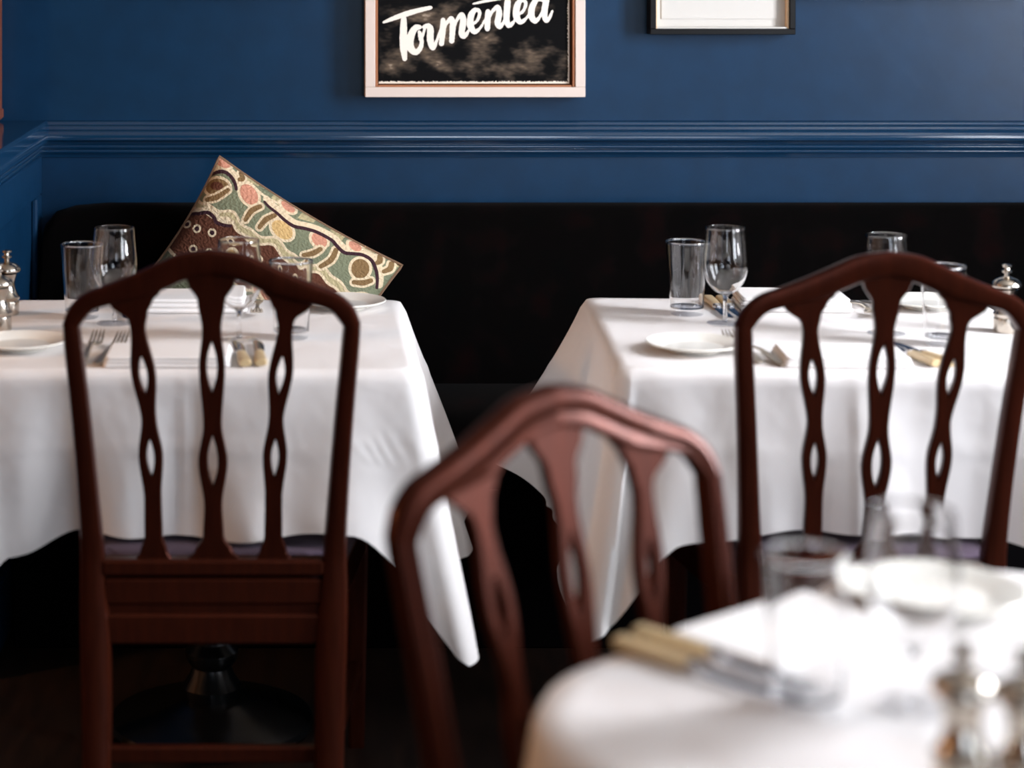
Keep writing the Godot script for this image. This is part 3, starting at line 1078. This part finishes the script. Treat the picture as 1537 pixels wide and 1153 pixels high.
func _ready() -> void:
	# camera: level, looking along -z, with a shifted lens
	var near := 0.05
	var f := 3000.0
	var cam := Camera3D.new()
	cam.name = "camera"
	add_child(cam)
	cam.position = Vector3(0, 1.42, 0)
	cam.near = near
	cam.far = 60.0
	var lens := CameraAttributesPhysical.new()
	lens.frustum_focal_length = 70.0
	lens.exposure_aperture = 2.4
	lens.frustum_focus_distance = 4.25
	cam.attributes = lens
	cam.projection = Camera3D.PROJECTION_FRUSTUM
	cam.keep_aspect = Camera3D.KEEP_HEIGHT
	cam.size = near * 1153.0 / f
	cam.frustum_offset = Vector2(311.5 / f * near, -636.5 / f * near)
	cam.current = true
	# overcast daylight outside
	var env := Environment.new()
	env.background_mode = Environment.BG_SKY
	var sky := Sky.new()
	var sm := ProceduralSkyMaterial.new()
	sm.sky_top_color = Color(0.78, 0.84, 0.92)
	sm.sky_horizon_color = Color(0.92, 0.94, 0.97)
	sm.ground_horizon_color = Color(0.5, 0.5, 0.5)
	sm.ground_bottom_color = Color(0.4, 0.4, 0.4)
	sm.sky_energy_multiplier = 1.0
	sky.sky_material = sm
	env.sky = sky
	env.background_energy_multiplier = 1.5
	env.tonemap_mode = Environment.TONE_MAPPER_LINEAR
	env.tonemap_exposure = 1.0
	env.sdfgi_enabled = true
	env.ssao_enabled = true
	env.ssil_enabled = true
	var we := WorldEnvironment.new()
	we.name = "surroundings"
	we.environment = env
	add_child(we)
	# daylight in the window openings: one in the wall to the right, two in the street wall behind the camera
	daylight("side_window_daylight", Vector3(2.93, 1.75, -2.80), Vector3(-1, 0, 0), 0.9, 1.7, 28.0, Color(0.96, 0.97, 1.0))
	daylight("side_window_daylight_b", Vector3(2.93, 1.75, -1.05), Vector3(-1, 0, 0), 1.3, 1.7, 8.5, Color(0.94, 0.965, 1.0))
	daylight("street_window_daylight", Vector3(1.0, 1.75, 2.63), Vector3(0, 0, -1), 1.2, 1.7, 4.5, Color(0.88, 0.93, 1.0))
	daylight("street_window_daylight_b", Vector3(2.22, 1.45, 2.63), Vector3(0, 0, -1), .85, 1.9, 1.2, Color(0.88, 0.93, 1.0))

	make_materials()
	make_pendant(Vector3(-2.3, 1.75, -3.0))
	build_room()
	build_tables()
	build_settings()

func build_room() -> void:
	var H := 2.9
	var s := Shape.new()
	s.box(Vector3(-.2, -.05, -1.05), Vector3(6.4, .1, 7.7), .001)
	structure("floor", s, M.floor)
	s = Shape.new()
	s.box(Vector3(-.2, H + .05, -1.05), Vector3(6.4, .1, 7.7), .001)
	structure("ceiling", s, M.ceiling)
	wall_with_openings("wall_back", Vector3(-3.3, 0, WALL_Z), Vector3(1, 0, 0), 6.2, H, Vector3(0, 0, -.12), [], M.wall)
	wall_with_openings("wall_left", Vector3(-3.2, 0, WALL_Z), Vector3(0, 0, 1), 7.2, H, Vector3(-.12, 0, 0), [], M.panelling)
	wall_with_openings("wall_right", Vector3(2.75, 0, WALL_Z), Vector3(0, 0, 1), 7.2, H, Vector3(.15, 0, 0), [[1.4, 2.4, .85, 2.65], [2.95, 4.35, .85, 2.65]], M.wall)
	wall_with_openings("wall_front", Vector3(-3.3, 0, 2.45), Vector3(1, 0, 0), 6.2, H, Vector3(0, 0, .15), [[3.65, 4.95, .85, 2.65], [5.05, 5.98, .45, 2.45]], M.wall)
	make_window(1, Vector3(2.83, 0, WALL_Z + 1.4), Vector3(0, 0, 1), Vector3(-1, 0, 0), 1.0, .85, 2.65, 1, 1)
	make_window(2, Vector3(2.83, 0, WALL_Z + 2.95), Vector3(0, 0, 1), Vector3(-1, 0, 0), 1.4, .85, 2.65, 1, 1)
	make_window(3, Vector3(.35, 0, 2.53), Vector3(1, 0, 0), Vector3(0, 0, -1), 1.3, .85, 2.65, 1, 1)
	make_window(4, Vector3(1.75, 0, 2.53), Vector3(1, 0, 0), Vector3(0, 0, -1), .93, .45, 2.45, 0, 1)
	# chair rail along the back wall
	var prof := [Vector2(-.001, 1.043), Vector2(.008, 1.043), Vector2(.0135, 1.0418), Vector2(.0170, 1.0385), Vector2(.0182, 1.0340), Vector2(.0250, 1.0328), Vector2(.0290, 1.0292), Vector2(.0305, 1.0236), Vector2(.0375, 1.0222), Vector2(.0430, 1.0180), Vector2(.0458, 1.0115), Vector2(.0466, 1.0045), Vector2(.0455, 1.0), Vector2(.041, .9975), Vector2(.022, .9965), Vector2(.0205, .9885), Vector2(.0245, .9875), Vector2(.0265, .9845), Vector2(.0265, .9815), Vector2(.0245, .979), Vector2(.0165, .978), Vector2(.0165, .9765), Vector2(.019, .9755), Vector2(.0205, .973), Vector2(.0205, .970), Vector2(.0185, .9675), Vector2(.008, .9665), Vector2(.006, .957), Vector2(-.001, .956)]
	s = Shape.new()
	s.moulding(prof, Vector3(-.63, 0, WALL_Z), Vector3(2.75, 0, WALL_Z), Vector3(0, 0, 1))
	structure("trim_1", s, M.trim, "")
	# low partition on the left with its cap, frame and sunk panel
	var p := Node3D.new()
	p.name = "wall_partition"
	p.set_meta("kind", "structure")
	add_child(p)
	s = Shape.new()
	s.box(Vector3(-.695, .50, -4.315), Vector3(.13, 1.0, .77), .002)
	obj("core", s, M.wall, p)
	s = Shape.new()
	s.box(Vector3(-.70, 1.022, -4.313), Vector3(.20, .042, .774), .006)
	obj("cap", s, M.trim, p)
	s = Shape.new()
	s.moulding(prof.map(func(q): return Vector2(q.x * .72, q.y - .004)), Vector3(-.631, 0, WALL_Z), Vector3(-.631, 0, -3.928), Vector3(1, 0, 0))
	obj("moulding", s, M.trim, p)
	for st in [[Vector3(-.624, .915, -4.315), Vector3(.014, .09, .768)], [Vector3(-.624, .45, -4.655), Vector3(.014, .84, .09)], [Vector3(-.624, .45, -3.985), Vector3(.014, .84, .10)], [Vector3(-.624, .08, -4.32), Vector3(.014, .14, .57)]]:
		s = Shape.new()
		s.box(st[0], st[1], .004)
		obj("panel_moulding", s, M.wall, p)
	# wooden post on the partition
	s = Shape.new()
	s.box(Vector3(-.757, 1.95, -4.63), Vector3(.10, 1.80, .10), .008)
	s.box(Vector3(-.757, 1.062, -4.63), Vector3(.106, .03, .106), .006)
	var po := obj("wooden_post", s, M.post)
	tag(po, "reddish wooden post standing on the blue partition", "post")
	# banquette: base, seat, upholstered back
	var b := thing("banquette", "long dark velvet banquette along the blue wall", "bench")
	s = Shape.new()
	s.box(Vector3(1.05, .165, -4.40), Vector3(3.30, .33, .56), .004)
	obj("plinth", s, mat(rgb(7, 6, 7), 0.9, 0.0, 0.1), b)
	s = Shape.new()
	var rs := []
	for x in [-.606, -.600, 2.70]:
		var r := PackedVector3Array()
		var k := .01 if x == -.606 else 0.0
		for q in [[-4.08 - k, .34 + k], [-4.06 - k, .36], [-4.055 - k, .40], [-4.06 - k, .435 - k], [-4.09 - k, .455 - k], [-4.3, .46 - k], [-4.60, .455 - k], [-4.62, .34 + k]]:
			r.append(Vector3(x, q[1], q[0]))
		rs.append(r)
	s.rings(rs)
	obj("seat_cushion", s, M.velvet, b)
	s = Shape.new()
	rs = []
	for e in [[-.606, .10], [-.600, .05], [-.575, .02], [-.53, .006], [-.46, 0.0], [2.70, 0.0]]:
		var r := PackedVector3Array()
		var k: float = e[1]
		for q in [[-4.55, .455], [-4.545, .50], [-4.56, .70 - k * .4], [-4.585, .80 - k], [-4.595, .835 - k], [-4.61, .851 - k], [-4.64, .857 - k], [-4.675, .853 - k], [-4.69, .84 - k], [-4.693, .455]]:
			r.append(Vector3(e[0], q[1], q[0]))
		rs.append(r)
	s.rings(rs)
	obj("back_cushion", s, M.velvet, b)
	make_pictures(WALL_Z)

func build_tables() -> void:
	make_table("pedestal table with an iron foot under the cloth beside the blue partition", Vector3(-.197, 0, -3.625), 0.0, .387, .342, .03, Vector3(.025, 0, -.085))
	make_cloth("white tablecloth on the table in front of the patterned cushion", Vector3(-.197, 0, -3.625), 0.0, .393, .347, .035,
		[[.305, .012], [.405, .085], [.20, .004], [.28, .0, .2]],
		[[.475, .085, .03, .21], [.395, .135, .0, .15], [.25, .0, .004, .15], [.36, .02, .02, .08]], [.051, .25, .266], 3)
	make_table("pedestal table with an iron foot under the single-mill tablecloth", Vector3(.925, 0, -3.62), deg_to_rad(-3.5), .387, .352, .03, Vector3(-.02, 0, -.10))
	make_cloth("white tablecloth on the single-mill table beside the empty stretch of banquette", Vector3(.925, 0, -3.62), deg_to_rad(-3.5), .393, .357, .035,
		[[.30, .010], [.30, .03], [.20, .004], [.355, .09]],
		[[.42, .05, .03, .12], [.30, .05, .0, .15], [.315, -.145, .0, .2], [.445, -.05, .03, .11]], [-.02, .27, .262], 9)
	make_table("pedestal table turned cornerwise beside the lone front chair", Vector3(.685, 0, -1.739), deg_to_rad(38.7), .392, .392, .19, Vector3(-.09, 0, .12))
	make_cloth("white tablecloth with rounded corners on the cornerwise table", Vector3(.685, 0, -1.739), deg_to_rad(38.7), .40, .40, .20,
		[[.26, .01], [.26, .01], [.26, .01], [.26, .01]],
		[[.27, .03, .03, .2], [.27, .03, -.03, .2], [.27, -.03, -.03, .2], [.27, -.03, .03, .2]], [], 14, 0.7)
	var c := make_chair("mahogany dining chair", Vector3(-.146, 0, -3.215), 0.0)
	c.set_meta("label", "mahogany dining chair tucked at the table in front of the cushion")
	copy_of(c, "dining_chair", "mahogany dining chair tucked at the table with the single silver mill", Vector3(.906, 0, -3.195), 0.0)
	copy_of(c, "dining_chair", "mahogany dining chair drawn up to the cornerwise table, its moulded face lit", Vector3(.315, 0, -2.048), PI + deg_to_rad(36.0))
	make_cushion(Vector3(-.074, .7215, -4.43), Basis(Vector3.RIGHT, deg_to_rad(-17.0)) * Basis(Vector3.BACK, deg_to_rad(-31.0)))

func build_settings() -> void:
	var on_a := "on the table by the cushion"
	var on_b := "on the single-mill table"
	var on_c := "on the cornerwise table"
	var far := PI
	var glass := make_wine_glass()
	glass.position = Vector3(-.352, TOP, -3.70)
	glass.set_meta("label", "empty wine glass by the silver mills " + on_a)
	copy_of(glass, "wine_glass", "empty wine glass behind the chair's crest " + on_a, Vector3(-.116, TOP, -3.54), 0)
	copy_of(glass, "wine_glass", "empty wine glass touching the tumbler beside the chair " + on_b, Vector3(.779, TOP, -3.70), 0)
	copy_of(glass, "wine_glass", "empty wine glass behind the chair's crest " + on_b, Vector3(1.048, TOP, -3.60), 0)
	copy_of(glass, "wine_glass", "empty wine glass in front of the plate " + on_c, Vector3(.548, TOP, -1.80), 0)
	var tum := make_tumbler()
	tum.position = Vector3(-.419, TOP, -3.765)
	tum.set_meta("label", "clear water tumbler by the silver mills " + on_a)
	copy_of(tum, "water_tumbler", "clear water tumbler beside the knives " + on_a, Vector3(-.024, TOP, -3.56), 0)
	copy_of(tum, "water_tumbler", "clear water tumbler standing over the plate " + on_b, Vector3(.727, TOP, -3.80), 0)
	copy_of(tum, "water_tumbler", "clear water tumbler behind the chair's splats " + on_b, Vector3(1.118, TOP, -3.50), 0)
	copy_of(tum, "water_tumbler", "clear water tumbler at the knife tips " + on_c, Vector3(.452, TOP, -1.80), 0)
	var mill := make_mill()
	mill.position = Vector3(-.556, TOP, -3.635)
	mill.set_meta("label", "silver mill, the one nearer the chair, of the pair beside the blue partition")
	copy_of(mill, "pepper_mill", "silver mill, the one nearer the banquette, of the pair beside the blue partition", Vector3(-.566, TOP, -3.80), 0)
	copy_of(mill, "pepper_mill", "single silver mill by the chair's shoulder", Vector3(1.272, TOP, -3.62), 0)
	copy_of(mill, "pepper_mill", "silver mill nearer the wine glass " + on_c, Vector3(.532, TOP, -1.615), 0)
	copy_of(mill, "pepper_mill", "silver mill farther from the wine glass " + on_c, Vector3(.578, TOP, -1.60), 0)
	var plate := make_plate()
	plate.position = Vector3(-.492, TOP, -3.465)
	plate.set_meta("label", "white side plate beside the two forks and the mills")
	copy_of(plate, "side_plate", "white side plate below the cushion's lower corner", Vector3(.075, TOP, -3.87), 0)
	copy_of(plate, "side_plate", "white side plate in front of the tumbler " + on_b, Vector3(.672, TOP, -3.445), 0)
	copy_of(plate, "side_plate", "white side plate behind the tumbler near the banquette " + on_b, Vector3(1.206, TOP, -3.87), 0)
	copy_of(plate, "side_plate", "white side plate behind the wine glass " + on_c, Vector3(.662, TOP, -2.10), 0)
	plate.get_parent().get_node("side_plate_004").scale = Vector3(1.12, 1.0, 1.12)
	var nap := make_napkin()
	nap.position = Vector3(-.228, TOP, -3.365)
	nap.set_meta("label", "folded white napkin between forks and knives behind the chair " + on_a)
	copy_of(nap, "folded_napkin", "folded white napkin on the cushion's side " + on_a, Vector3(-.215, TOP, -3.87), far)
	copy_of(nap, "folded_napkin", "folded white napkin between forks and knives behind the chair " + on_b, Vector3(.902, TOP, -3.36), deg_to_rad(-3.5))
	copy_of(nap, "folded_napkin", "folded white napkin on the banquette side " + on_b, Vector3(.945, TOP, -3.88), far + deg_to_rad(-3.5))
	copy_of(nap, "folded_napkin", "folded white napkin beside the knives " + on_c, Vector3(.485, TOP, -2.00), PI + deg_to_rad(38.7))
	for k in [["folded_napkin_001", 1.5], ["folded_napkin_003", 1.5], ["folded_napkin_004", .4]]:
		get_node(k[0]).scale = Vector3(1, k[1], 1)
	var fork := make_fork()
	fork.position = Vector3(-.344, TOP, -3.315)
	fork.rotation.y = deg_to_rad(-8)
	fork.set_meta("label", "silver fork next to the napkin behind the chair " + on_a)
	copy_of(fork, "table_fork", "outer silver fork beside the plate " + on_a, Vector3(-.372, TOP, -3.33), deg_to_rad(-3))
	copy_of(fork, "table_fork", "silver fork on the cushion's side " + on_a, Vector3(-.09, TOP, -3.93), far)
	copy_of(fork, "table_fork", "silver fork next to the napkin behind the chair " + on_b, Vector3(.794, TOP, -3.305), deg_to_rad(12))
	copy_of(fork, "table_fork", "outer silver fork beside the plate " + on_b, Vector3(.758, TOP, -3.33), deg_to_rad(4))
	copy_of(fork, "table_fork", "silver fork next to the napkin on the banquette side " + on_b, Vector3(1.072, TOP, -3.93), far)
	copy_of(fork, "table_fork", "outer silver fork on the banquette side " + on_b, Vector3(1.098, TOP, -3.93), far)
	var knife := make_knife()
	knife.position = Vector3(-.098, TOP, -3.30)
	knife.rotation.y = deg_to_rad(6)
	knife.set_meta("label", "cream handled knife next to the napkin behind the chair " + on_a)
	copy_of(knife, "table_knife", "outer cream handled knife below the tumbler " + on_a, Vector3(-.072, TOP, -3.305), deg_to_rad(3))
	copy_of(knife, "table_knife", "cream handled knife by the tumbler near the mills " + on_a, Vector3(-.345, TOP, -3.93), far + deg_to_rad(4))
	copy_of(knife, "table_knife", "cream handled knife next to the napkin behind the chair " + on_b, Vector3(1.044, TOP, -3.30), deg_to_rad(10))
	copy_of(knife, "table_knife", "outer cream handled knife below the tumbler " + on_b, Vector3(1.070, TOP, -3.30), deg_to_rad(12))
	copy_of(knife, "table_knife", "cream handled knife next to the napkin on the banquette side " + on_b, Vector3(.820, TOP, -3.94), far)
	copy_of(knife, "table_knife", "outer cream handled knife behind the wine glass " + on_b, Vector3(.795, TOP, -3.94), far)
	copy_of(knife, "table_knife", "cream handled knife, outer of the two, over the edge " + on_c, Vector3(.306, TOP, -1.955), PI + deg_to_rad(42.0))
	copy_of(knife, "table_knife", "cream handled knife, inner of the two, by the napkin " + on_c, Vector3(.330, TOP, -1.985), PI + deg_to_rad(43.0))
